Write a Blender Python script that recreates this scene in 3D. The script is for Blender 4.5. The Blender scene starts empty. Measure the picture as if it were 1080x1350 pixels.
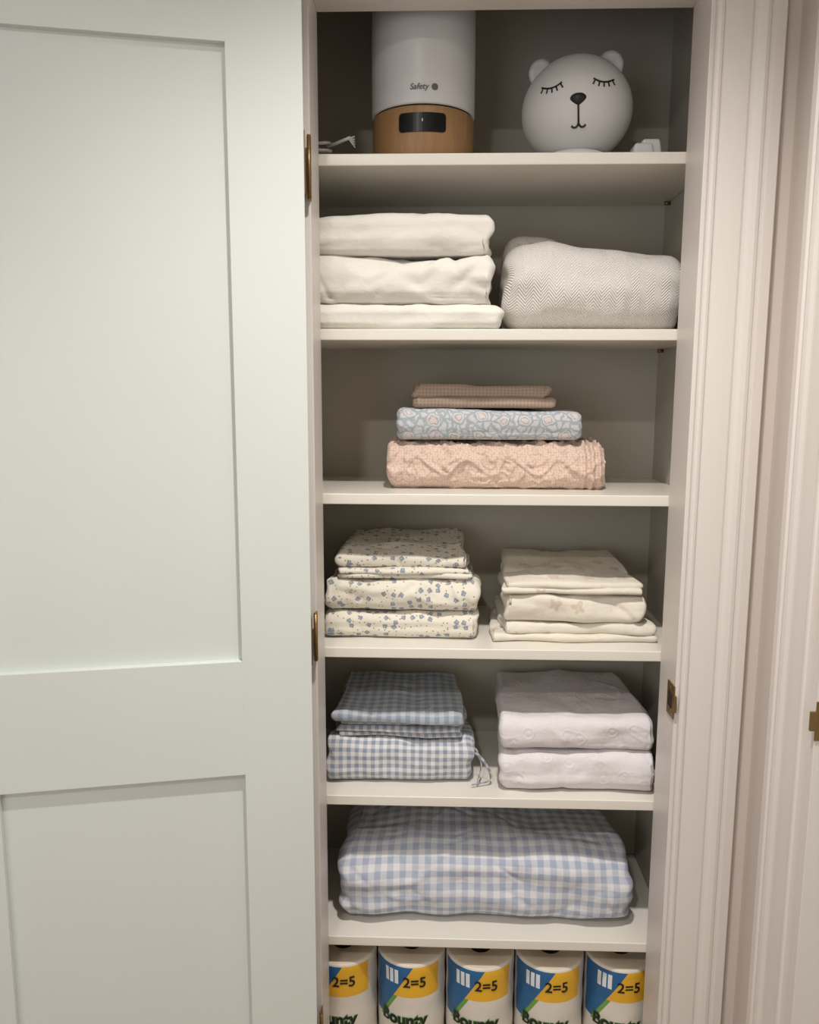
import bpy, bmesh, math, random
from mathutils import Vector, Matrix, noise
random.seed(4)
H=1.41   # eye height
scene=bpy.context.scene
scene.view_settings.view_transform='Standard'
scene.view_settings.look='None'

# ------------------------------------------------------------ materials
def s2l(c):
    return tuple(((v/255)/12.92 if v/255<=.04045 else ((v/255+.055)/1.055)**2.4) for v in c)+(1,)
class N:
    def __init__(s,name,rough=.6,col=(200,200,200),spec=.5):
        s.m=bpy.data.materials.new(name);s.m.use_nodes=True;s.t=s.m.node_tree
        s.b=s.t.nodes['Principled BSDF'];s.b.inputs['Roughness'].default_value=rough
        s.b.inputs['Base Color'].default_value=s2l(col)
        s.b.inputs['Specular IOR Level'].default_value=spec
    def n(s,ty,**k):
        x=s.t.nodes.new(ty)
        for a,v in k.items(): setattr(x,a,v)
        return x
    def l(s,a,b): s.t.links.new(a,b)
    def val(s,i,v):
        if isinstance(v,bpy.types.NodeSocket): s.l(v,i)
        else: i.default_value=v
    def math(s,op,a,b=0.0,c=None):
        x=s.n('ShaderNodeMath',operation=op);s.val(x.inputs[0],a);s.val(x.inputs[1],b)
        if c is not None: s.val(x.inputs[2],c)
        return x.outputs[0]
    def mix(s,f,a,b):
        x=s.n('ShaderNodeMix',data_type='RGBA');s.val(x.inputs[0],f)
        s.val(x.inputs[6],s2l(a) if isinstance(a,tuple) else a);s.val(x.inputs[7],s2l(b) if isinstance(b,tuple) else b)
        return x.outputs[2]
    def coord(s,kind='UV'):
        return s.n('ShaderNodeTexCoord').outputs[kind]
    def scale(s,v,sc):
        x=s.n('ShaderNodeMapping');s.l(v,x.inputs[0]);x.inputs['Scale'].default_value=sc if isinstance(sc,tuple) else (sc,)*3
        return x.outputs[0]
    def noise(s,v,sc,det=3,rough=.5):
        x=s.n('ShaderNodeTexNoise');s.l(v,x.inputs['Vector']);x.inputs['Scale'].default_value=sc;x.inputs['Detail'].default_value=det;x.inputs['Roughness'].default_value=rough
        return x.outputs['Fac']
    def ramp(s,f,lo,hi):
        x=s.n('ShaderNodeMapRange');s.val(x.inputs[0],f);x.inputs[1].default_value=lo;x.inputs[2].default_value=hi
        return x.outputs[0]
    def sep(s,v):
        x=s.n('ShaderNodeSeparateXYZ');s.l(v,x.inputs[0]);return x.outputs[0],x.outputs[1],x.outputs[2]
    def bump(s,h,st,dist=.001,prev=None):
        x=s.n('ShaderNodeBump');x.inputs['Strength'].default_value=st;x.inputs['Distance'].default_value=dist
        s.l(h,x.inputs['Height'])
        if prev is not None: s.l(prev,x.inputs['Normal'])
        s.l(x.outputs[0],s.b.inputs['Normal']);return x.outputs[0]
    def color(s,c): s.l(c,s.b.inputs['Base Color'])

def paint(name,col,rough=.45,var=.03):
    m=N(name,rough,col)
    o=m.coord('Object')
    f=m.noise(o,3,2)
    c2=tuple(int(v*(1-var)) for v in col)
    m.color(m.mix(f,col,c2))
    m.bump(m.noise(o,260,2),.12,.0006)
    return m.m
M_door=paint('painted_door',(212,218,213),.42)
M_trim=paint('painted_trim',(223,216,211),.4)
M_shelf=paint('painted_shelf',(229,224,214),.3)
M_wall=paint('wall_paint',(208,197,189),.7)
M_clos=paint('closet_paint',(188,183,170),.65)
M_ceil=paint('ceiling_paint',(228,226,222),.8)

def brass():
    m=N('brass',.42,(136,108,68));m.b.inputs['Metallic'].default_value=.8
    m.bump(m.noise(m.coord('Object'),120,3),.2,.0005);return m.m
M_brass=brass()
def woodfloor():
    m=N('wood_floor',.4,(150,110,75));o=m.scale(m.coord('Object'),(1,8,1))
    f=m.noise(o,5,6);m.color(m.mix(f,(138,116,96),(180,160,136)))
    x,y,z=m.sep(m.coord('Object'))
    g=m.math('LESS_THAN',m.math('FRACT',m.math('MULTIPLY',y,8.0)),.03);m.bump(g,-.5,.002);return m.m
M_floor=woodfloor()
def simple(name,col,rough=.5,bs=200,st=.05,spec=.5):
    m=N(name,rough,col,spec);m.bump(m.noise(m.coord('Object'),bs,2),st,.0005);return m.m
M_black=simple('black_ink',(14,13,13),.5)
M_gloss=simple('black_display',(8,8,10),.3,spec=.3)
M_plast=simple('white_plastic',(205,204,205),.35)
M_bear=simple('white_silicone',(210,209,208),.6)
M_dark=simple('dark_gap',(30,26,22),.8)
M_grey=simple('grey_print',(95,92,90),.5)

def fabric(m,uv,weave=1100,st=.25,rough=.9):
    m.b.inputs['Roughness'].default_value=rough
    m.b.inputs['Specular IOR Level'].default_value=.15
    m.b.inputs['Sheen Weight'].default_value=.1
    n1=m.bump(m.noise(uv,48,4,.6),.5,.004)
    u,v,_=m.sep(uv)
    w=m.math('MULTIPLY',m.math('SINE',m.math('MULTIPLY',u,weave*3.0)),m.math('SINE',m.math('MULTIPLY',v,weave*3.0)))
    return m.bump(w,st,.0004,n1)
def plaincloth(name,c1,c2,st=.2):
    m=N(name);uv=m.coord('UV');m.color(m.mix(m.noise(uv,14,3),c1,c2));fabric(m,uv,st=st);return m.m
M_sheet=plaincloth('white_cotton',(232,229,222),(223,219,210))
def gingham(name,p,blue,white):
    m=N(name);uv=m.coord('UV');
    nz=m.noise(uv,25,2);u,v,_=m.sep(uv)
    wob=m.math('MULTIPLY',m.math('SUBTRACT',nz,.5),.16)
    def stripe(c):
        f=m.math('FRACT',m.math('ADD',m.math('MULTIPLY',c,1/p),wob))
        t=m.math('ABSOLUTE',m.math('SUBTRACT',f,.5))
        return m.ramp(t,.28,.22)
    s=m.math('MULTIPLY',m.math('ADD',stripe(u),stripe(v)),.5)
    m.color(m.mix(s,white,blue));fabric(m,uv);return m.m
M_ging_s=gingham('small_gingham',.0155,(140,151,168),(222,221,220))
M_ging_t=gingham('pillowcase_gingham',.0185,(140,151,167),(188,193,198))
M_ging_b=gingham('wide_gingham',.0245,(166,176,195),(222,222,226))
def ditsy(name,base,flower,dot,sc=42,fr=.30,dotsc=75,df=.13,keepv=.3,pet=.16,rnd=.7):
    m=N(name);uv=m.coord('UV')
    vo=m.n('ShaderNodeTexVoronoi',voronoi_dimensions='2D');vo.inputs['Scale'].default_value=sc;vo.inputs['Randomness'].default_value=rnd
    m.l(uv,vo.inputs['Vector'])
    sb=m.n('ShaderNodeVectorMath',operation='SUBTRACT');m.l(uv,sb.inputs[0])
    m.l(vo.outputs['Position'],sb.inputs[1])
    x,y,_=m.sep(sb.outputs[0])
    cr,cg,_=m.sep(vo.outputs['Color'])
    ang=m.math('ADD',m.math('ARCTAN2',y,x),m.math('MULTIPLY',cg,6.28))
    r=m.math('ADD',m.math('MULTIPLY',m.math('SINE',m.math('MULTIPLY',ang,4.0)),fr*pet),m.math('ADD',fr,m.math('MULTIPLY',m.math('SINE',ang),fr*.3)))
    fl=m.ramp(m.math('SUBTRACT',vo.outputs['Distance'],r),.03,-.03)
    keep=m.math('GREATER_THAN',cr,keepv);fl=m.math('MULTIPLY',fl,keep)
    v2=m.n('ShaderNodeTexVoronoi',voronoi_dimensions='2D');v2.inputs['Scale'].default_value=dotsc;m.l(uv,v2.inputs['Vector'])
    c2,_,_=m.sep(v2.outputs['Color'])
    d=m.math('MULTIPLY',m.math('LESS_THAN',v2.outputs['Distance'],df),m.math('GREATER_THAN',c2,.5))
    c=m.mix(d,base,dot)
    ctr=m.math('LESS_THAN',vo.outputs['Distance'],fr*.3)
    fc=m.mix(ctr,flower,tuple(int(.6*a+.4*b) for a,b in zip(flower,base)))
    c=m.mix(fl,c,fc)
    m.color(c);fabric(m,uv);return m.m
M_flor=ditsy('ditsy_floral_muslin',(226,220,206),(144,151,162),(158,146,118),sc=60,fr=.27,dotsc=100,df=.14,keepv=.42)
M_cream=ditsy('cream_print_cotton',(226,219,205),(212,196,180),(222,213,197),sc=17,fr=.17,dotsc=34,df=.1,keepv=.45,pet=.35)
def toile():
    m=N('blue_floral_terry');uv=m.coord('UV')
    nz=m.n('ShaderNodeTexNoise');m.l(uv,nz.inputs['Vector']);nz.inputs['Scale'].default_value=60;nz.inputs['Detail'].default_value=3
    ad=m.n('ShaderNodeVectorMath',operation='MULTIPLY_ADD');m.l(nz.outputs['Color'],ad.inputs[0]);ad.inputs[1].default_value=(.02,.02,0);m.l(uv,ad.inputs[2])
    v3=m.n('ShaderNodeTexVoronoi',voronoi_dimensions='2D');v3.inputs['Scale'].default_value=24;v3.inputs['Randomness'].default_value=.5;m.l(ad.outputs[0],v3.inputs['Vector'])
    d=v3.outputs['Distance']
    pk=m.ramp(d,.26,.12)
    ring=m.math('MAXIMUM',m.ramp(m.math('ABSOLUTE',m.math('SUBTRACT',d,.30)),.05,.02),m.ramp(m.math('ABSOLUTE',m.math('SUBTRACT',d,.15)),.035,.01))
    v4=m.n('ShaderNodeTexVoronoi',feature='DISTANCE_TO_EDGE',voronoi_dimensions='2D');v4.inputs['Scale'].default_value=70;m.l(ad.outputs[0],v4.inputs['Vector'])
    leaf=m.math('MULTIPLY',m.ramp(v4.outputs['Distance'],.2,.1),m.ramp(d,.3,.36))
    c=m.mix(pk,(202,204,205),(214,200,195))
    c=m.mix(m.math('MULTIPLY',ring,.85),c,(152,162,171))
    c=m.mix(m.math('MULTIPLY',leaf,.85),c,(157,167,175))
    m.color(c);fabric(m,uv,st=.4);m.bump(m.noise(uv,500,2),.6,.0018);return m.m
M_toile=toile()
def waffle():
    m=N('waffle_cotton');uv=m.coord('UV');u,v,_=m.sep(uv)
    a=m.math('ABSOLUTE',m.math('SINE',m.math('MULTIPLY',u,480.0)));b=m.math('ABSOLUTE',m.math('SINE',m.math('MULTIPLY',v,480.0)))
    g=m.math('MINIMUM',a,b);m.b.inputs['Roughness'].default_value=.95
    m.color(m.mix(g,(176,156,141),(148,129,115)));m.bump(g,-.9,.0024);return m.m
M_waffle=waffle()
def knit():
    m=N('bobble_chenille');uv=m.coord('UV')
    vo=m.n('ShaderNodeTexVoronoi',voronoi_dimensions='2D');vo.inputs['Scale'].default_value=210;vo.inputs['Randomness'].default_value=.6;m.l(uv,vo.inputs['Vector'])
    m.b.inputs['Roughness'].default_value=.95;m.b.inputs['Sheen Weight'].default_value=.2
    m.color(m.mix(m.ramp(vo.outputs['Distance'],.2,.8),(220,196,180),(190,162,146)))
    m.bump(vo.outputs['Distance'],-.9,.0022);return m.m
M_knit=knit()
def herring():
    m=N('herringbone_cotton');uv=m.coord('UV');u,v,_=m.sep(uv)
    z=m.math('PINGPONG',u,.013)
    f=m.math('SINE',m.math('MULTIPLY',m.math('ADD',v,m.math('MULTIPLY',z,1.3)),1000.0))
    m.b.inputs['Roughness'].default_value=.9
    m.color(m.mix(m.ramp(f,-1,1),(219,215,209),(234,230,224)));m.bump(f,.55,.0020);return m.m
M_herr=herring()
def embroid():
    m=N('embroidered_white_cotton');uv=m.coord('UV')
    m.color(m.mix(m.noise(uv,14,3),(228,224,225),(218,213,215)))
    fabric(m,uv)
    vo=m.n('ShaderNodeTexVoronoi',voronoi_dimensions='2D',feature='SMOOTH_F1');vo.inputs['Scale'].default_value=22;m.l(uv,vo.inputs['Vector'])
    r=m.math('SINE',m.math('MULTIPLY',vo.outputs['Distance'],34.0))
    k=m.math('MULTIPLY',r,m.math('LESS_THAN',vo.outputs['Distance'],.3))
    m.bump(k,.22,.0015,m.b.inputs['Normal'].links[0].from_socket);return m.m
M_emb=embroid()

# ------------------------------------------------------------ mesh helpers
def box(bm,x0,x1,y0,y1,z0,z1,mi=0):
    vs=[bm.verts.new((x,y,z)) for x in (x0,x1) for y in (y0,y1) for z in (z0,z1)]
    for f in ((0,1,3,2),(4,6,7,5),(0,4,5,1),(2,3,7,6),(0,2,6,4),(1,5,7,3)):
        bm.faces.new([vs[i] for i in f]).material_index=mi
    return vs
def finish(name,bm,mats,smooth=False,bevel=0,parent=None,recalc=True,seg=2):
    if recalc: bmesh.ops.recalc_face_normals(bm,faces=bm.faces)
    me=bpy.data.meshes.new(name);bm.to_mesh(me);bm.free()
    for m in mats: me.materials.append(m)
    if smooth:
        for p in me.polygons: p.use_smooth=True
    o=bpy.data.objects.new(name,me);scene.collection.objects.link(o)
    if bevel:
        b=o.modifiers.new('b','BEVEL');b.width=bevel;b.segments=seg;b.limit_method='ANGLE';b.angle_limit=.6
        w=o.modifiers.new('w','WEIGHTED_NORMAL')
        for p in me.polygons: p.use_smooth=True
    if parent: o.parent=parent
    return o
def empty(name,loc=(0,0,0)):
    o=bpy.data.objects.new(name,None);scene.collection.objects.link(o);o.empty_display_size=.05;return o
def boxobj(name,b,mat,bevel=0,parent=None):
    bm=bmesh.new();box(bm,*b);return finish(name,bm,[mat],bevel=bevel,parent=parent)
def tube(bm,pts,r,n=8,mi=0):
    pts=[Vector(p) for p in pts];rings=[]
    for i,p in enumerate(pts):
        d=(pts[min(i+1,len(pts)-1)]-pts[max(i-1,0)]).normalized()
        a=d.orthogonal().normalized() if i==0 else (ra-d*ra.dot(d)).normalized()
        ra=a;b=d.cross(a)
        rings.append([bm.verts.new(p+(a*math.cos(k*6.28318/n)+b*math.sin(k*6.28318/n))*r) for k in range(n)])
    for A,B in zip(rings,rings[1:]):
        for k in range(n):
            f=bm.faces.new((A[k],A[(k+1)%n],B[(k+1)%n],B[k]));f.material_index=mi;f.smooth=True
    bm.faces.new(rings[0][::-1]).material_index=mi;bm.faces.new(rings[-1]).material_index=mi
def lathe(bm,cx,cy,prof,n=72,uvl=None,rot=0,R=None):
    rings=[]
    for (r,z,mi) in prof:
        rings.append([bm.verts.new((cx+r*math.sin(k*2*math.pi/n+rot),cy-r*math.cos(k*2*math.pi/n+rot),z)) for k in range(n)])
    for j in range(len(prof)-1):
        for k in range(n):
            k2=(k+1)%n
            f=bm.faces.new((rings[j][k],rings[j][k2],rings[j+1][k2],rings[j+1][k]));f.material_index=prof[j+1][2];f.smooth=True
            if uvl:
                ka=k if k<n/2 else k-n
                for lp,(kk,jj) in zip(f.loops,((ka,j),(ka+1,j),(ka+1,j+1),(ka,j+1))):
                    lp[uvl].uv=(kk*2*math.pi/n*R,prof[jj][1])
    return rings

# ------------------------------------------------------------ room shell
XI=.3567; YB=.3044; JW=.305
YW=-.095  # hallway face of wall
boxobj('floor',(-2.0,1.6,-2.6,YB+.1,-.05,0),M_floor)
boxobj('ceiling',(-2.0,1.6,-2.6,YB+.1,2.44,2.5),M_ceil)
boxobj('wall_back',(-2.0,1.6,-2.65,-2.55,0,2.44),M_wall)
boxobj('wall_left',(-2.05,-1.95,-2.55,YW+.09,0,2.44),M_wall)
bm=bmesh.new()
box(bm,-1.95,-.325,YW,-.003,0,2.44);box(bm,.325,.60,YW,-.003,0,2.44);box(bm,-.325,.325,YW,-.003,2.045,2.44)
finish('wall_front',bm,[M_wall])
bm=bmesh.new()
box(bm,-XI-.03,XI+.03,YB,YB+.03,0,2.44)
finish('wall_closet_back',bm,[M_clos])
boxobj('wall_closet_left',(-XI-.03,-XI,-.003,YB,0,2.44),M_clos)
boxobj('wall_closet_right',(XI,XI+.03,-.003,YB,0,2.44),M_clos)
SX=.44; SY=-.295
bm=bmesh.new()
box(bm,SX,SX+.12,SY-.001,YW,0,2.44);box(bm,SX,SX+.12,-1.10,SY-.001,2.045,2.44);box(bm,SX,SX+.12,-2.55,-1.10,0,2.44)
finish('wall_right',bm,[M_wall])
bm=bmesh.new()
box(bm,-.325,-JW,YW-.001,-.002,0,2.045);box(bm,JW,.325,YW-.001,-.002,0,2.045);box(bm,-JW,JW,YW-.001,-.002,2.025,2.045)
finish('trim_1',bm,[M_trim],bevel=.0015)
PROF=[(0,0),(0,.010),(.002,.0125),(.006,.0135),(.010,.0125),(.012,.010),(.014,.0095),(.040,.0115),(.052,.012),(.056,.0105),(.060,.0115),(.066,.0155),(.073,.0175),(.078,.0165),(.080,.0145),(.084,.0145),(.086,.018),(.100,.018),(.102,.016),(.102,0)]
def casing(name,fn,z0,z1,scale=1):
    bm=bmesh.new()
    a=[bm.verts.new(fn(u*scale,p,z0)) for u,p in PROF];b=[bm.verts.new(fn(u*scale,p,z1)) for u,p in PROF]
    for i in range(len(PROF)-1): bm.faces.new((a[i],a[i+1],b[i+1],b[i]))
    bm.faces.new(a);bm.faces.new(b[::-1])
    return finish(name,bm,[M_trim])
casing('trim_2',lambda u,p,z:(JW+.006+u,YW-p,z),0,2.031)
casing('trim_3',lambda u,p,z:(-JW-.022-u,YW-p*.7,z),0,2.031)
casing('trim_4',lambda u,p,z:(z,YW-p*.7,2.031+u),-.42,.415)
casing('trim_5',lambda u,p,z:(SX-p,SY+.004+u,z),0,2.03,.98)
bm=bmesh.new();box(bm,SX-.002,SX+.125,SY-.018,SY,0,2.045)
box(bm,SX+.05,SX+.062,SY-.030,SY-.018,0,2.03)
finish('trim_6',bm,[M_trim],bevel=.0012)
boxobj('door_2',(SX+.065,SX+.10,-1.099,SY-.019,.008,2.03),M_door,.002)
def strike(name,fn):
    bm=bmesh.new()
    box(bm,-.019,.019,0,.0022,-.029,.029)
    box(bm,-.009,.011,.0018,.0032,-.013,.013,1)
    box(bm,-.027,-.017,-.001,.0035,-.014,.014)
    for s in (-1,1):
        r=bmesh.ops.create_uvsphere(bm,u_segments=12,v_segments=8,radius=.004)
        for v in r['verts']: v.co=Vector((v.co.x+.001,v.co.y*.35+.0022,v.co.z+s*.021))
    for v in bm.verts: v.co=fn(v.co)
    return finish(name,bm,[M_brass,M_dark],bevel=.0006)
strike('strike_plate',lambda c:Vector((JW-c.y,-.078+c.x,.888+c.z)))
strike('strike_plate',lambda c:Vector((SX+.016+c.x,SY-.018-c.y,.950+c.z)))

# ------------------------------------------------------------ closet door (open)
door=empty('door_1')
A=.2179;ca,sa=math.cos(A),math.sin(A)
def D(t,w,z):
    return Vector((-.3055-t*ca-w*sa, -.150-t*sa+w*ca, z))
def dbox(bm,t0,t1,w0,w1,z0,z1):
    for v in box(bm,t0,t1,w0,w1,z0,z1): v.co=D(*v.co)
bm=bmesh.new()
T1,T2,TW=.1131,.492,.603;th=.034
dbox(bm,.001,T1,0,th,.012,2.02);dbox(bm,T2,TW,0,th,.012,2.02)
for z0,z1 in ((.012,.21),(.7832,.9786),(1.9129,2.02)): dbox(bm,T1-.0005,T2+.0005,0,th,z0,z1)
finish('frame',bm,[M_door],bevel=.0008,parent=door)
bm=bmesh.new();dbox(bm,T1-.004,T2+.004,.0125,th-.0125,.2,1.92)
finish('panels',bm,[M_door],parent=door)
def hinge(zc,zh):
    bm=bmesh.new()
    hx,hy=-.3045,-.1085
    tube(bm,[(hx,hy-.004,zc-zh/2),(hx,hy-.004,zc+zh/2)],.0034,16)
    for q in (-.3,-.1,.1,.3): tube(bm,[(hx,hy-.004,zc+q*zh-.0003),(hx,hy-.004,zc+q*zh+.0003)],.0037,16)
    for s in (-1,1): tube(bm,[(hx,hy-.004,zc+s*zh/2),(hx,hy-.004,zc+s*(zh/2+.002))],.0028,12)
    box(bm,-JW-.001,-JW+.0006,-.104,-.092,zc-zh/2,zc+zh/2)
    dbox(bm,-.0012,.0008,.008,.032,zc-zh/2,zc+zh/2)
    finish('hinge',bm,[M_brass],parent=door)
hinge(1.755,.092);hinge(1.002,.080);hinge(.25,.092)

# ------------------------------------------------------------ shelves
SB=[H+.3768,H+.0894,H-.1976,H-.4818,H-.7712,H-1.0625];TT=.0194
TOP=[z+TT for z in SB]
for z in SB:
    bm=bmesh.new();box(bm,-XI+.0005,XI-.0005,0,YB-.0005,z,z+TT)
    o=finish('closet_shelf',bm,[M_shelf,M_brass],bevel=.0018)
    e=bmesh.new()
    for sx in (-1,1):
        for y in (.04,.265):
            tube(e,[(sx*(XI-.0005),y,z-.004),(sx*(XI-.012),y,z-.004)],.0035,10)
    finish('shelf_pins',e,[M_brass],parent=o)

# ------------------------------------------------------------ cloth generator
def rrect(a,b,r,n):
    r=min(r,b*.999,a*.999)
    L1=2*(b-r);L2=2*(a-r);q=math.pi*r/2;tot=2*L1+2*L2+4*q;out=[]
    parts=[('l',(a,-(b-r)),(0,1),L1,(1,0)),('c',(a-r,b-r),0,q),('l',(a-r,b),(-1,0),L2,(0,1)),('c',(-(a-r),b-r),90,q),
           ('l',(-a,b-r),(0,-1),L1,(-1,0)),('c',(-(a-r),-(b-r)),180,q),('l',(-(a-r),-b),(1,0),L2,(0,-1)),('c',(a-r,-(b-r)),270,q)]
    for k in range(n):
        s=tot*k/n;s0=s
        for p in parts:
            ln=p[3]
            if s<=ln+1e-9:
                if p[0]=='l': out.append((p[1][0]+p[2][0]*s,p[1][1]+p[2][1]*s,p[4][0],p[4][1],s0))
                else:
                    t=math.radians(p[2])+s/max(r,1e-6);out.append((p[1][0]+r*math.cos(t),p[1][1]+r*math.sin(t),math.cos(t),math.sin(t),s0))
                break
            s-=ln
    return out,tot
def slab(bm,uvl,x0,x1,y0,y1,z0,h,xb0=None,xb1=None,r=9,s0=0.,s1=0.,amp=.003,freq=10,wr=.0008,seed=0,nx=110,nl=100,re=None,hf=None,pat=None,uo=0,vo=0,edge=.005,ncr=16,cramp=.0022,grooves=(),plies=0):
    if xb0 is None: xb0=x0
    if xb1 is None: xb1=x1
    rg=random.Random(seed)
    a=(y1-y0)/2;b=h/2;prof,tot=rrect(a,b,r,nl);re=re or min(b,.013)*.9
    cre=[]
    for _ in range(ncr):
        an=rg.gauss(0,.45) if rg.random()<.75 else rg.uniform(-1.5,1.5)
        cre.append((rg.uniform(x0,x1),rg.uniform(h*.6,tot*.62),math.cos(an),math.sin(an),rg.uniform(.02,.07),rg.uniform(.003,.007),rg.uniform(.4,1)*cramp*rg.choice((-1,-1,1)),rg.uniform(-8,8)))
    sta=[]
    for k in (.96,.7,.45,.25,.1): sta.append((0,re,k))
    for k in range(0,6): t=math.pi/2*(1-k/6);sta.append((re*(1-math.sin(t)),re*(1-math.cos(t)),0))
    L=x1-x0
    left=list(sta);mid=[(re+(L-2*re)*k/nx,0,0) for k in range(nx+1)];right=[(L-q[0],q[1],q[2]) for q in reversed(sta)]
    rings=[];so=Vector((seed*7.31,seed*3.17,seed*1.93))
    for (dx,ins,k) in left+mid+right:
        ring=[];gx=x0+dx
        nearend=(dx<re or dx>L-re);sg=-1 if dx<L/2 else 1
        for (yy,zz,ny,nz,s) in prof:
            fy=(a-ins)/a*(1-k);fz=(b-ins)/b*(1-k)
            y=(y0+y1)/2+yy*fy;z=z0+b+zz*fz
            t=(y-y0)/(y1-y0);fr=(z-z0)/h
            xa=x0+(xb0-x0)*t;xc=x1+(xb1-x1)*t
            x=xa+dx/L*(xc-xa)
            p=Vector((x,y,z))+so
            d=amp*noise.noise(p*freq)+amp*.5*noise.noise(p*freq*2.3)
            d+=wr*noise.noise(Vector((p.x*45,p.y*45,p.z*60)))
            for (cx,cs,cc,ss,cl,cw,ch,cb) in cre:
                ex=gx-cx;es=s-cs
                ul=ex*cc+es*ss
                if abs(ul)<cl:
                    vl=-ex*ss+es*cc-cb*ul*ul
                    if abs(vl)<cw*2.5: d+=ch*math.exp(-(vl/cw)**2)*(1-(ul/cl)**2)**2
            for g in grooves:
                if ny<.3:
                    gg=(fr-g-.03*noise.noise(Vector((x*9,seed,g*9))))*h/.0028
                    d-=.0045*math.exp(-gg*gg)*max(0,1-max(0,nz))
            if pat: d+=pat(x,s)
            e=edge*noise.noise(Vector((x*11+seed,z*25,seed*2.7)))
            fd=1 if k==0 else (1-k)
            zt=1.0
            if hf: zt=hf((x-x0)/(x1-x0),t)
            z2=z0+(z-z0)*zt+s0*(y-y0)+s1*(y-y0)*max(0,min(1,fr))+d*nz*fd*(1 if nz>0 else .2)
            y2=y+d*ny*fd+e*(1-t)
            x2=x
            if nearend:
                x2+=edge*1.6*noise.noise(Vector((y*12+seed,z*34,seed+5)))
                if plies:
                    x2+=sg*.0022*(abs(math.sin(fr*math.pi*plies+.6*noise.noise(Vector((y*14,seed,0)))))-.6)
            z2=max(z2,z0+s0*(y-y0))
            ring.append(bm.verts.new((x2,y2,z2)))
        rings.append((x0+dx,ring))
    n=len(prof)
    for (xa,A_),(xb,B_) in zip(rings,rings[1:]):
        for k in range(n):
            k2=(k+1)%n
            f=bm.faces.new((A_[k],B_[k],B_[k2],A_[k2]));f.smooth=True
            sa_=prof[k][4]+vo;sb_=(prof[k2][4] if k2 else tot)+vo
            for lp,uv in zip(f.loops,((xa+uo,sa_),(xb+uo,sa_),(xb+uo,sb_),(xa+uo,sb_))): lp[uvl].uv=uv
    for ring in (rings[0][1],rings[-1][1]):
        bm.faces.new(ring).smooth=True
def cloth(name,mat,slabs,**kw):
    bm=bmesh.new();uvl=bm.loops.layers.uv.new('UVMap')
    for i,s in enumerate(slabs):
        q=dict(kw);q.update(s);q.setdefault('seed',random.random()*50);q.setdefault('uo',random.random());q.setdefault('vo',random.random())
        slab(bm,uvl,**q)
    return finish(name,bm,[mat],smooth=True)
S=dict
# --- bay 2: white bed sheets and herringbone blanket
t=TOP[1]
def rum(x,s): 
    w=max(0,min(1,(x+.075)/.06))
    return w*.007*(1-2.2*abs(noise.noise(Vector((x*22+s*10,s*34,3.1)))))
cloth('folded_bed_sheet',M_sheet,[S(x0=-.338,x1=.004,y0=.010,y1=.27,z0=t,h=.043,r=.017,grooves=(.5,),plies=2)],amp=.006,edge=.009,cramp=.003,ncr=22)
cloth('folded_bed_sheet',M_sheet,[S(x0=-.338,x1=-.008,y0=.008,y1=.27,z0=t+.043,h=.082,xb1=-.01,r=.033,grooves=(.14,.86),pat=rum)],amp=.011,freq=8,edge=.010,cramp=.006,ncr=34)
cloth('folded_bed_sheet',M_sheet,[S(x0=-.338,x1=-.010,y0=.008,y1=.27,z0=t+.126,h=.072,r=.024,hf=lambda u,v:1-.08*(1-u),grooves=(.2,.62),plies=3)],amp=.007,freq=6,edge=.008,ncr=28,cramp=.0042)
cloth('folded_herringbone_blanket',M_herr,[
  S(x0=.020,x1=.150,y0=.10,y1=.275,z0=t+.04,h=.147,r=.08,re=.04,amp=.006,freq=8,hf=lambda u,v:1-.1*u),
  S(x0=.016,x1=.330,y0=.022,y1=.25,z0=t,h=.162,r=.085,re=.03,amp=.008,freq=7,hf=lambda u,v:1-.22*max(0,u-.25)-.08*max(0,.25-u)*4)],nl=120,edge=.006,ncr=12,cramp=.003)
# --- bay 3
t=TOP[2]
def knitpat(x,s):
    nn=noise.noise(Vector((x*14,s*14,9.3)))
    q=(s/.058+.25*nn)%1.0;row=math.floor(s/.058+.25*nn)
    c=.5+.22*math.sin(2*math.pi*x/.085+row*2.1+2*nn)
    d=.0048*math.exp(-((q-c)/.08)**2)
    k=noise.noise(Vector((x*62,s*62,row)))
    d+=.0085*max(0,k-.05)
    r_=abs(noise.noise(Vector((x*36,s*36,4.4))))
    d+=.0030*math.exp(-(r_/.07)**2)
    if x>.165: d+=.004*math.sin((x-.165)*420)
    return d
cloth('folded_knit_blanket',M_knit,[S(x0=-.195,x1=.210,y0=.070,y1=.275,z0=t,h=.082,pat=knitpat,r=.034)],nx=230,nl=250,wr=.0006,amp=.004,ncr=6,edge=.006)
cloth('folded_floral_towel',M_toile,[S(x0=-.178,x1=.163,y0=.07,y1=.27,z0=t+.0915,h=.058,r=.022,grooves=(.25,),hf=lambda u,v:1-.08*u,plies=3)],amp=.003,edge=.004)
cloth('folded_waffle_towel',M_waffle,[S(x0=-.150,x1=.116,xb0=-.145,xb1=.100,y0=.078,y1=.25,z0=t+.1505,h=.020,r=.009),S(x0=-.148,x1=.106,xb0=-.145,xb1=.098,y0=.08,y1=.25,z0=t+.168,h=.026,r=.012,hf=lambda u,v:1-.14*u)],amp=.004,edge=.007,plies=2)
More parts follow.
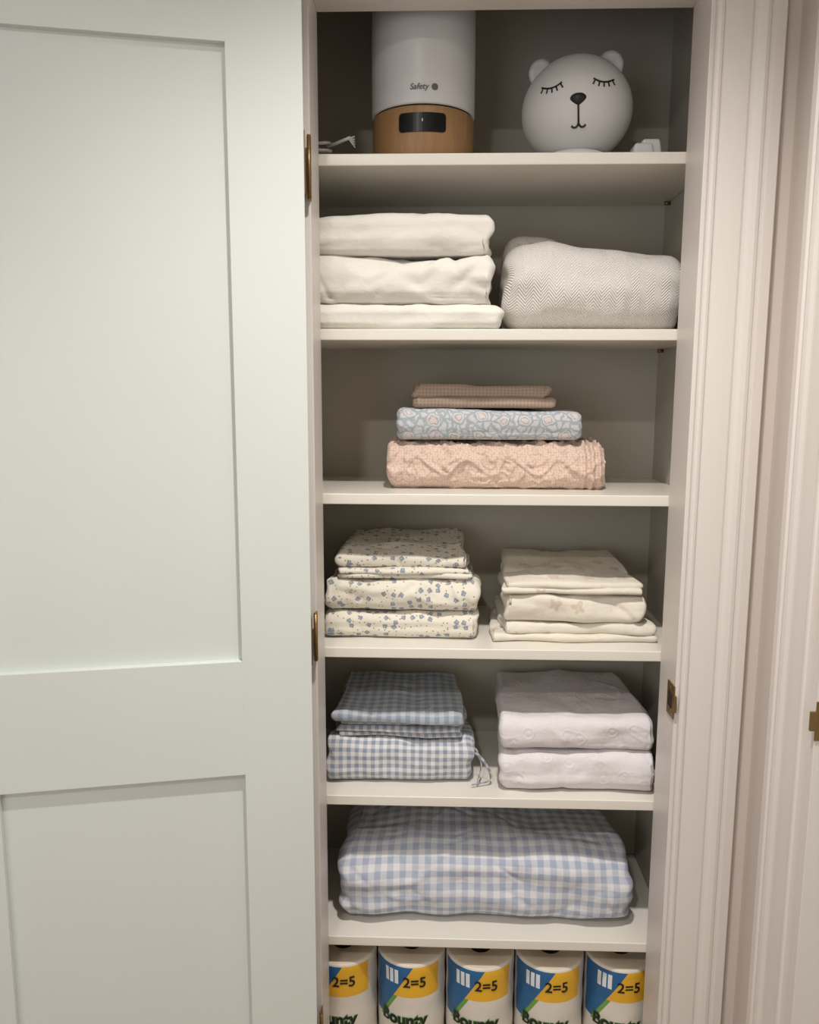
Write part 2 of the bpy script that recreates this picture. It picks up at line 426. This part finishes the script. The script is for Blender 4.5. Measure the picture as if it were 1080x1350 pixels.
# --- bay 4 left: ditsy floral muslin
t=TOP[3]
cloth('folded_floral_sheet',M_flor,[S(x0=-.311,x1=-.020,y0=.050,y1=.27,z0=t,h=.053,r=.022,grooves=(.45,),plies=3)],amp=.006,edge=.006)
cloth('folded_floral_sheet',M_flor,[S(x0=-.312,x1=-.020,y0=.046,y1=.27,z0=t+.054,h=.059,r=.026,s1=.02,xb0=-.30,xb1=-.03)],amp=.011,cramp=.0048,ncr=32,edge=.008)
cloth('folded_floral_pillowcase',M_flor,[S(x0=-.290,x1=-.036,y0=.058,y1=.25,z0=t+.116,h=.010,s0=.03),S(x0=-.288,x1=-.042,y0=.056,y1=.25,z0=t+.125,h=.010,s0=.04)],amp=.004,edge=.009)
cloth('folded_floral_pillowcase',M_flor,[S(x0=-.290,x1=-.040,xb0=-.272,xb1=-.047,y0=.058,y1=.255,z0=t+.136,h=.021,r=.009,s0=.05,s1=.06,hf=lambda u,v:1+.3*(1-u))],amp=.010,freq=9,edge=.008,cramp=.0035)
# right: cream
cloth('folded_cream_sheet',M_cream,[S(x0=-.002,x1=.309,xb0=.02,xb1=.285,y0=.042,y1=.27,z0=t,h=.016),S(x0=.020,x1=.305,xb0=.03,xb1=.28,y0=.05,y1=.27,z0=t+.014,h=.021,r=.008)],amp=.005,edge=.010)
cloth('folded_cream_sheet',M_cream,[S(x0=.022,x1=.284,xb0=.032,xb1=.262,y0=.044,y1=.27,z0=t+.037,h=.053,r=.018,s1=.02)],amp=.010,cramp=.005,ncr=32,edge=.009)
cloth('folded_cream_pillowcase',M_cream,[S(x0=.024,x1=.283,xb0=.037,xb1=.262,y0=.044,y1=.26,z0=t+.093,h=.010,s0=.05),S(x0=.026,x1=.281,xb0=.037,xb1=.262,y0=.046,y1=.26,z0=t+.102,h=.012,r=.005,s0=.06,s1=.04)],amp=.005,edge=.008,cramp=.003)
# --- bay 5 left: gingham
t=TOP[4]
cloth('folded_gingham_sheet',M_ging_s,[S(x0=-.314,x1=-.030,y0=.046,y1=.27,z0=t,h=.087,r=.030,s1=.02,xb0=-.30,xb1=-.04)],amp=.008,edge=.008,cramp=.0035,ncr=24)
cloth('folded_gingham_pillowcase',M_ging_s,[S(x0=-.287,x1=-.046,y0=.060,y1=.255,z0=t+.090,h=.011,s0=.03),S(x0=-.290,x1=-.048,y0=.056,y1=.255,z0=t+.100,h=.012,s0=.035)],amp=.004,edge=.009)
cloth('folded_gingham_pillowcase',M_ging_t,[S(x0=-.286,x1=-.046,y0=.062,y1=.255,z0=t+.113,h=.011,s0=.04),S(x0=-.303,x1=-.048,xb0=-.29,xb1=-.06,y0=.045,y1=.25,z0=t+.124,h=.017,r=.007,s0=.055,s1=.03)],amp=.006,edge=.010,cramp=.003)
bm=bmesh.new();uvl=bm.loops.layers.uv.new('UVMap')
def ribbon(pts,w=.006):
    fine=[]
    for i in range(len(pts)-1):
        P0,P1,P2,P3=[Vector(pts[max(0,min(len(pts)-1,i+j))]) for j in (-1,0,1,2)]
        for k in range(6):
            q=k/6;fine.append(.5*((2*P1)+(P2-P0)*q+(2*P0-5*P1+4*P2-P3)*q*q+(-P0+3*P1-3*P2+P3)*q**3))
    prev=None;L=0
    for i,p in enumerate(fine):
        off=Vector((.25*w,-.35*w,w*.5))
        th_=Vector((.0007,-.0007,0))
        cur=[bm.verts.new(p-off),bm.verts.new(p+off),bm.verts.new(p+off+th_),bm.verts.new(p-off+th_)]
        if prev:
            l2=L+(fine[i]-fine[i-1]).length
            for a_,b_ in ((0,1),(1,2),(2,3),(3,0)):
                f=bm.faces.new((prev[a_],prev[b_],cur[b_],cur[a_]))
                for lp,uv in zip(f.loops,((L,a_*.004),(L,b_*.004),(l2,b_*.004),(l2,a_*.004))): lp[uvl].uv=uv
            L=l2
        else: bm.faces.new(cur)
        prev=cur
    bm.faces.new(prev)
ribbon([(-.036,.07,t+.055),(-.022,.066,t+.057),(-.006,.062,t+.042),(.006,.058,t+.020),(.004,.05,t+.010),(-.012,.044,t+.008),(-.024,.040,t+.007),(-.032,.036,t+.008)])
ribbon([(-.034,.075,t+.07),(-.020,.07,t+.060),(-.012,.065,t+.03),(-.018,.052,t+.012),(-.020,.040,t+.006)],.005)
finish('gingham_tie_ribbon',bm,[M_ging_s],smooth=True)
cloth('folded_white_coverlet',M_emb,[S(x0=.024,x1=.316,xb0=.04,xb1=.29,y0=.022,y1=.27,z0=t,h=.080,r=.028,grooves=(.45,))],amp=.008,edge=.010,cramp=.004,ncr=26)
cloth('folded_white_coverlet',M_emb,[S(x0=.022,x1=.314,xb0=.03,xb1=.283,y0=.026,y1=.28,z0=t+.083,h=.062,r=.022,s1=.05,grooves=(.22,))],amp=.007,edge=.006,cramp=.003)
# --- bay 6: big gingham duvet
t=TOP[5]
cloth('folded_gingham_duvet',M_ging_b,[S(x0=-.292,x1=.288,xb0=-.27,xb1=.262,y0=.032,y1=.285,z0=t,h=.150,r=.060,re=.022,amp=.012,freq=6,wr=.001,grooves=(.10,),hf=lambda u,v:1+.08*math.sin(math.pi*u))],nx=180,nl=150,edge=.010,ncr=48,cramp=.0045)

# ------------------------------------------------------------ bay 1: humidifier
t=TOP[0]
def woodm():
    m=N('wood_veneer',.45,(160,110,70));o=m.scale(m.coord('Object'),(1.0,1.0,.12))
    f=m.noise(o,120,6,.65);g=m.noise(o,28,3)
    m.color(m.mix(f,m.mix(g,(184,146,104),(164,124,82)),(124,90,56)));return m.m
hum=empty('humidifier')
hx,hy=-.132,.122
bm=bmesh.new()
lathe(bm,hx,hy,[(0,t,0),(.088,t,0),(.0905,t+.003,0),(.0912,t+.084,0),(.0900,t+.0865,0),(.0,t+.0865,0)])
finish('wood_base',bm,[woodm()],parent=hum)
bm=bmesh.new()
lathe(bm,hx,hy,[(0,t+.086,1),(.0885,t+.086,1),(.0885,t+.0895,1),(.0915,t+.090,0),(.0922,t+.092,0),(.0925,t+.20,0),(.0915,t+.285,0),(.088,t+.300,0),(.080,t+.306,0),(.03,t+.308,0),(.028,t+.302,1),(0,t+.302,1)])
finish('water_tank',bm,[M_plast,M_dark],parent=hum)
def patch(name,cx,cy,R,zc,w,h,rad,mat,parent,x0=0,thick=.0015):
    bm=bmesh.new()
    cols=24;rows=[]
    def halfh(x):
        ax=abs(x)-(w/2-rad)
        return h/2 if ax<=0 else h/2-rad+math.sqrt(max(0,rad*rad-ax*ax))
    for i in range(cols+1):
        x=-w/2*math.cos(math.pi*i/cols);hh=max(halfh(x),.0001)
        a=(x+x0)/R
        def P(r,z): return bm.verts.new((cx+r*math.sin(a),cy-r*math.cos(a),z))
        rows.append((P(R,zc-hh),P(R+thick,zc-hh),P(R+thick,zc+hh),P(R,zc+hh)))
    for r1,r2 in zip(rows,rows[1:]):
        for j in range(3): bm.faces.new((r1[j],r2[j],r2[j+1],r1[j+1]))
    return finish(name,bm,[mat],parent=parent)
patch('display',hx,hy,.0908,t+.059,.082,.031,.006,M_gloss,hum)
patch('display_icon',hx,hy,.0922,t+.062,.0016,.005,.0007,M_plast,hum,thick=.0004)
def ctext(s,name,cx,cy,R,z,size,mat,parent,x0=0,bold=.0,slant=0):
    cu=bpy.data.curves.new('tmp','FONT');cu.body=s;cu.size=size;cu.align_x='CENTER';cu.offset=bold;cu.shear=slant
    o=bpy.data.objects.new('tmp',cu);scene.collection.objects.link(o)
    dg=bpy.context.evaluated_depsgraph_get();dg.update()
    me=bpy.data.meshes.new_from_object(o.evaluated_get(dg));bpy.data.objects.remove(o)
    b=bmesh.new();b.from_mesh(me)
    bmesh.ops.triangulate(b,faces=b.faces)
    for v in b.verts:
        a=(v.co.x+x0)/R;v.co=Vector((cx+R*math.sin(a),cy-R*math.cos(a),z+v.co.y))
    return finish(name,b,[mat],parent=parent,recalc=False)
ctext('Safety','brand_text',hx,hy,.0932,t+.111,.0135,M_grey,hum,x0=-.006,bold=.0002,slant=.2)
patch('brand_dot',hx,hy,.0928,t+.115,.011,.011,.0054,M_grey,hum,x0=.021,thick=.0004)
bm=bmesh.new()
pts=[]
for k in range(60):
    a=k*.32;r=.018+.004*math.sin(k)
    pts.append((-.318+r*math.cos(a)*1.0,.09+r*math.sin(a),t+.006+k*.0006))
tube(bm,pts,.0028,8)
tube(bm,[(-.318+.018,.08,t+.035),(-.285,.07,t+.036),(-.268,.062,t+.040),(-.258,.060,t+.043)],.0028,8)
for j in range(5): tube(bm,[(-.262,.060,t+.042),(-.250,.058+j*.002,t+.044-.004*j)],.0012,6)
finish('coiled_power_cord',bm,[M_plast],smooth=True)
bm=bmesh.new();vv=box(bm,.226,.268,.045,.085,t,t+.028)+box(bm,.240,.282,.05,.08,t,t+.036)
for v in vv:
    if v.co.z>t+.02: v.co.x+= -.006 if v.co.x>.255 else .006
finish('power_adapter',bm,[M_plast],bevel=.005,seg=4)

# ------------------------------------------------------------ bear night light
bear=empty('bear_night_light')
BC=Vector((.141,.113,1.909));RX,RY,RZ=.0965,.090,.0895
yaw=math.radians(-8);roll=math.radians(-3.0)
RM=Matrix.Rotation(yaw,3,'Z')@Matrix.Rotation(roll,3,'Y')
def shape(v):
    x,y,z=v
    wz=1+.05*max(0,-z+.1)-.10*max(0,z)**2
    p=Vector((x*RX*wz,y*RY*wz,z*RZ))
    if p.z<-.083: p.z=-.083
    return p
bm=bmesh.new();bmesh.ops.create_uvsphere(bm,u_segments=72,v_segments=48,radius=1)
for v in bm.verts: v.co=BC+RM@shape(v.co)
for sx in (-1,1):
    r=bmesh.ops.create_uvsphere(bm,u_segments=32,v_segments=20,radius=1)
    for v in r['verts']:
        c=v.co.copy();rad=math.hypot(c.x,c.z)
        yy=c.y*.011
        if c.y<0: yy+=.006*max(0,1-(rad/.7)**2)
        v.co=BC+RM@Vector((sx*.060+c.x*.0225,.0+yy,.068+c.z*.0245))
finish('head',bm,[M_bear],smooth=True,parent=bear)
bm=bmesh.new();lathe(bm,BC.x,BC.y,[(0,t,0),(.062,t,0),(.066,t+.003,0),(.066,t+.013,0),(.062,t+.018,0),(.050,t+.024,0),(0,t+.024,0)])
finish('base',bm,[M_bear],parent=bear)
def onhead(a,b,off=.0006):
    z=b/RZ;wz=1+.05*max(0,-z+.1)-.10*max(0,z)**2
    x=a/(RX*wz);y=-math.sqrt(max(0,1-x*x-z*z))
    p=Vector((a,y*RY*wz-off,b));return BC+RM@p
bm=bmesh.new()
for sx in (-1,1):
    ex,ez=sx*.043,.020
    arc=[(ex+.017*u,ez-.006*(1-u*u)) for u in [k/8-1 for k in range(17)]]
    tube(bm,[onhead(*p) for p in arc],.0014,8)
    for u in (-.85,-.42,0,.42,.85):
        x0=ex+.017*u;z0=ez-.006*(1-u*u)
        tube(bm,[onhead(x0+.0045*u*q,z0-.010*q+.002*q*q) for q in (0,.5,1)],.0013,6)
    mo=[(sx*(.0065-.0065*math.cos(w)) ,-.045-.0075*math.sin(w)) for w in [math.pi*k/10 for k in range(9)]]
    tube(bm,[onhead(*p) for p in mo],.0017,8)
tube(bm,[onhead(0,-.016),onhead(0,-.03),onhead(0,-.046)],.0017,8)
c=[]
for k in range(40):
    w=2*math.pi*k/40
    c.append((.0135*math.copysign(abs(math.cos(w))**.9,math.cos(w))*(1 if math.sin(w)>0 else 1-.55*abs(math.sin(w))**1.5),-.010+.0080*math.sin(w)*(1 if math.sin(w)>0 else 1.35)))
cen=bm.verts.new(onhead(0,-.010,.004))
mid=[bm.verts.new(onhead(x*.7,-.010+(z+.010)*.7,.0035)) for x,z in c];out=[bm.verts.new(onhead(x,z,.0003)) for x,z in c]
for k in range(40):
    k2=(k+1)%40
    bm.faces.new((cen,mid[k],mid[k2])).smooth=True;bm.faces.new((mid[k],out[k],out[k2],mid[k2])).smooth=True
finish('face_features',bm,[M_black],parent=bear)

# ------------------------------------------------------------ paper towel rolls
ZT=.2995
def labelm():
    m=N('printed_wrapper',.35,(228,222,212));u,v,_=m.sep(m.coord('UV'))
    vp=m.math('SUBTRACT',ZT,v)
    def rng(x,a,b): return m.math('MULTIPLY',m.math('GREATER_THAN',x,a),m.math('LESS_THAN',x,b))
    uB=m.math('SUBTRACT',.004,m.math('MULTIPLY',m.math('SUBTRACT',vp,.008),.62))
    left=m.math('LESS_THAN',u,uB)
    yel=m.math('MULTIPLY',m.math('MULTIPLY',rng(vp,.007,.072),m.math('SUBTRACT',1.0,left)),m.math('LESS_THAN',u,.062))
    blue=m.math('MULTIPLY',m.math('MULTIPLY',rng(vp,.007,.125),left),m.math('GREATER_THAN',u,-.09))
    grn=m.math('MULTIPLY',m.math('MULTIPLY',rng(vp,.072,.13),m.math('SUBTRACT',1.0,left)),m.math('LESS_THAN',u,m.math('ADD',uB,.009)))
    base=m.mix(m.noise(m.coord('UV'),30,2),(228,222,212),(216,209,198))
    c=m.mix(yel,base,(228,176,48));c=m.mix(blue,c,(38,98,148));c=m.mix(grn,c,(110,160,70))
    fr=m.math('FRACT',m.math('MULTIPLY',m.math('ADD',u,.07),90.0))
    st=m.math('MULTIPLY',m.math('MULTIPLY',rng(u,-.0585,-.024),rng(vp,.016,.046)),m.math('GREATER_THAN',fr,.28))
    c=m.mix(st,c,(225,232,238))
    m.color(c);m.bump(m.noise(m.coord('UV'),40,3),.3,.002);return m.m
M_label=labelm()
M_tissue=simple('paper_tissue',(214,200,180),.9,150,.3)
M_card=simple('cardboard_core',(92,72,54),.9)
M_green=simple('label_green',(60,110,50),.4);M_navy=simple('label_text_dark',(22,26,24),.4)
boxobj('closet_floor_board',(-XI+.001,XI-.001,.0,YB-.001,.0,.015),M_shelf,.001)
for i,cx in enumerate((-.2855,-.146,-.0065,.1335,.2745)):
    p=empty('paper_towel_roll');cy=.078+.003*math.sin(i*2);R=.0685
    bm=bmesh.new();uvl=bm.loops.layers.uv.new('UVMap');zb=.0152
    rot=(0,.0,.02,-.02,-.02)[i]
    prof=[(.021,zb,1),(.064,zb,1),(R,zb+.005,0)]+[(R+.0006*math.sin(k*1.3+i),zb+.005+(ZT-zb-.010)*k/20,0) for k in range(1,20)]+[(R,ZT-.005,0),(R-.0015,ZT-.0015,0),(R-.005,ZT,1),(.045,ZT-.0015,1),(.0225,ZT,1),(.021,ZT-.001,2),(.0205,zb,2)]
    lathe(bm,cx,cy,prof,72,uvl,rot,R)
    finish('roll',bm,[M_label,M_tissue,M_card],parent=p)
    def tx(s,n,z,size,mat,x0,bold,off=.0012,sl=0): ctext(s,n,cx,cy,R+off,z,size,mat,p,x0=x0+rot*R,bold=bold,slant=sl)
    tx('2=5','label_number',ZT-.049,.030,M_navy,.008,.0006)
    tx('Bounty','label_name',ZT-.132,.034,M_green,-.016,.0022,.0011)
    tx('Bounty','label_name_front',ZT-.132,.034,M_navy,-.0155,.0006,.0018)

# ------------------------------------------------------------ lights
def area(name,loc,rot,size,power,col,shape='DISK'):
    l=bpy.data.lights.new(name,'AREA');l.energy=power;l.color=col;l.shape=shape;l.size=size
    o=bpy.data.objects.new(name,l);o.location=loc;o.rotation_euler=rot;scene.collection.objects.link(o);return o
l=bpy.data.lights.new('ceiling_downlight_lamp','SPOT');l.energy=104;l.color=(1,.955,.905);l.spot_size=math.radians(118);l.spot_blend=1.0;l.shadow_soft_size=.035
o=bpy.data.objects.new('ceiling_downlight_lamp',l);o.location=(-.02,-.70,2.43);scene.collection.objects.link(o)
area('ceiling_fill_rear',(-.5,-1.9,2.43),(0,0,0),.12,13,(1,.965,.92))  # added fill behind the camera to even out the door, not a known fitting
area('cool_fill_rear',(-1.3,-2.5,1.3),(math.radians(90),0,0),1.2,11.5,(.90,.95,1),'SQUARE')  # added cool area fill for ambient light; the wall has no window
for o in [o for o in scene.objects if o.type=='LIGHT' and o.name.startswith('ceil')]:  # trim rings for the main downlight and the added rear fill
    bm=bmesh.new();lathe(bm,o.location.x,o.location.y,[(.052,2.4385,0),(.075,2.434,0),(.078,2.4395,0)],48);finish('downlight_trim',bm,[M_ceil])
w=bpy.data.worlds.new('w');scene.world=w;w.use_nodes=True
w.node_tree.nodes['Background'].inputs[0].default_value=(.8,.85,.9,1);w.node_tree.nodes['Background'].inputs[1].default_value=.3

# ------------------------------------------------------------ camera
pitch,yw,rl=.1470,.0318,.0031
F=Vector((-math.sin(yw)*math.cos(pitch),math.cos(yw)*math.cos(pitch),-math.sin(pitch)))
Rr=Vector((math.cos(yw),math.sin(yw),0));U=Rr.cross(F)
c,s=math.cos(rl),math.sin(rl);R2=Rr*c+U*s;U2=U*c-Rr*s
cam=bpy.data.cameras.new('camera');co=bpy.data.objects.new('camera',cam);scene.collection.objects.link(co)
mw=Matrix((R2,U2,-F)).transposed().to_4x4();mw.translation=Vector((-.1056,-1.4211,H));co.matrix_world=mw
cam.sensor_fit='VERTICAL';cam.sensor_height=36;cam.lens=36*1062.9/1350;cam.clip_start=.02
scene.camera=co
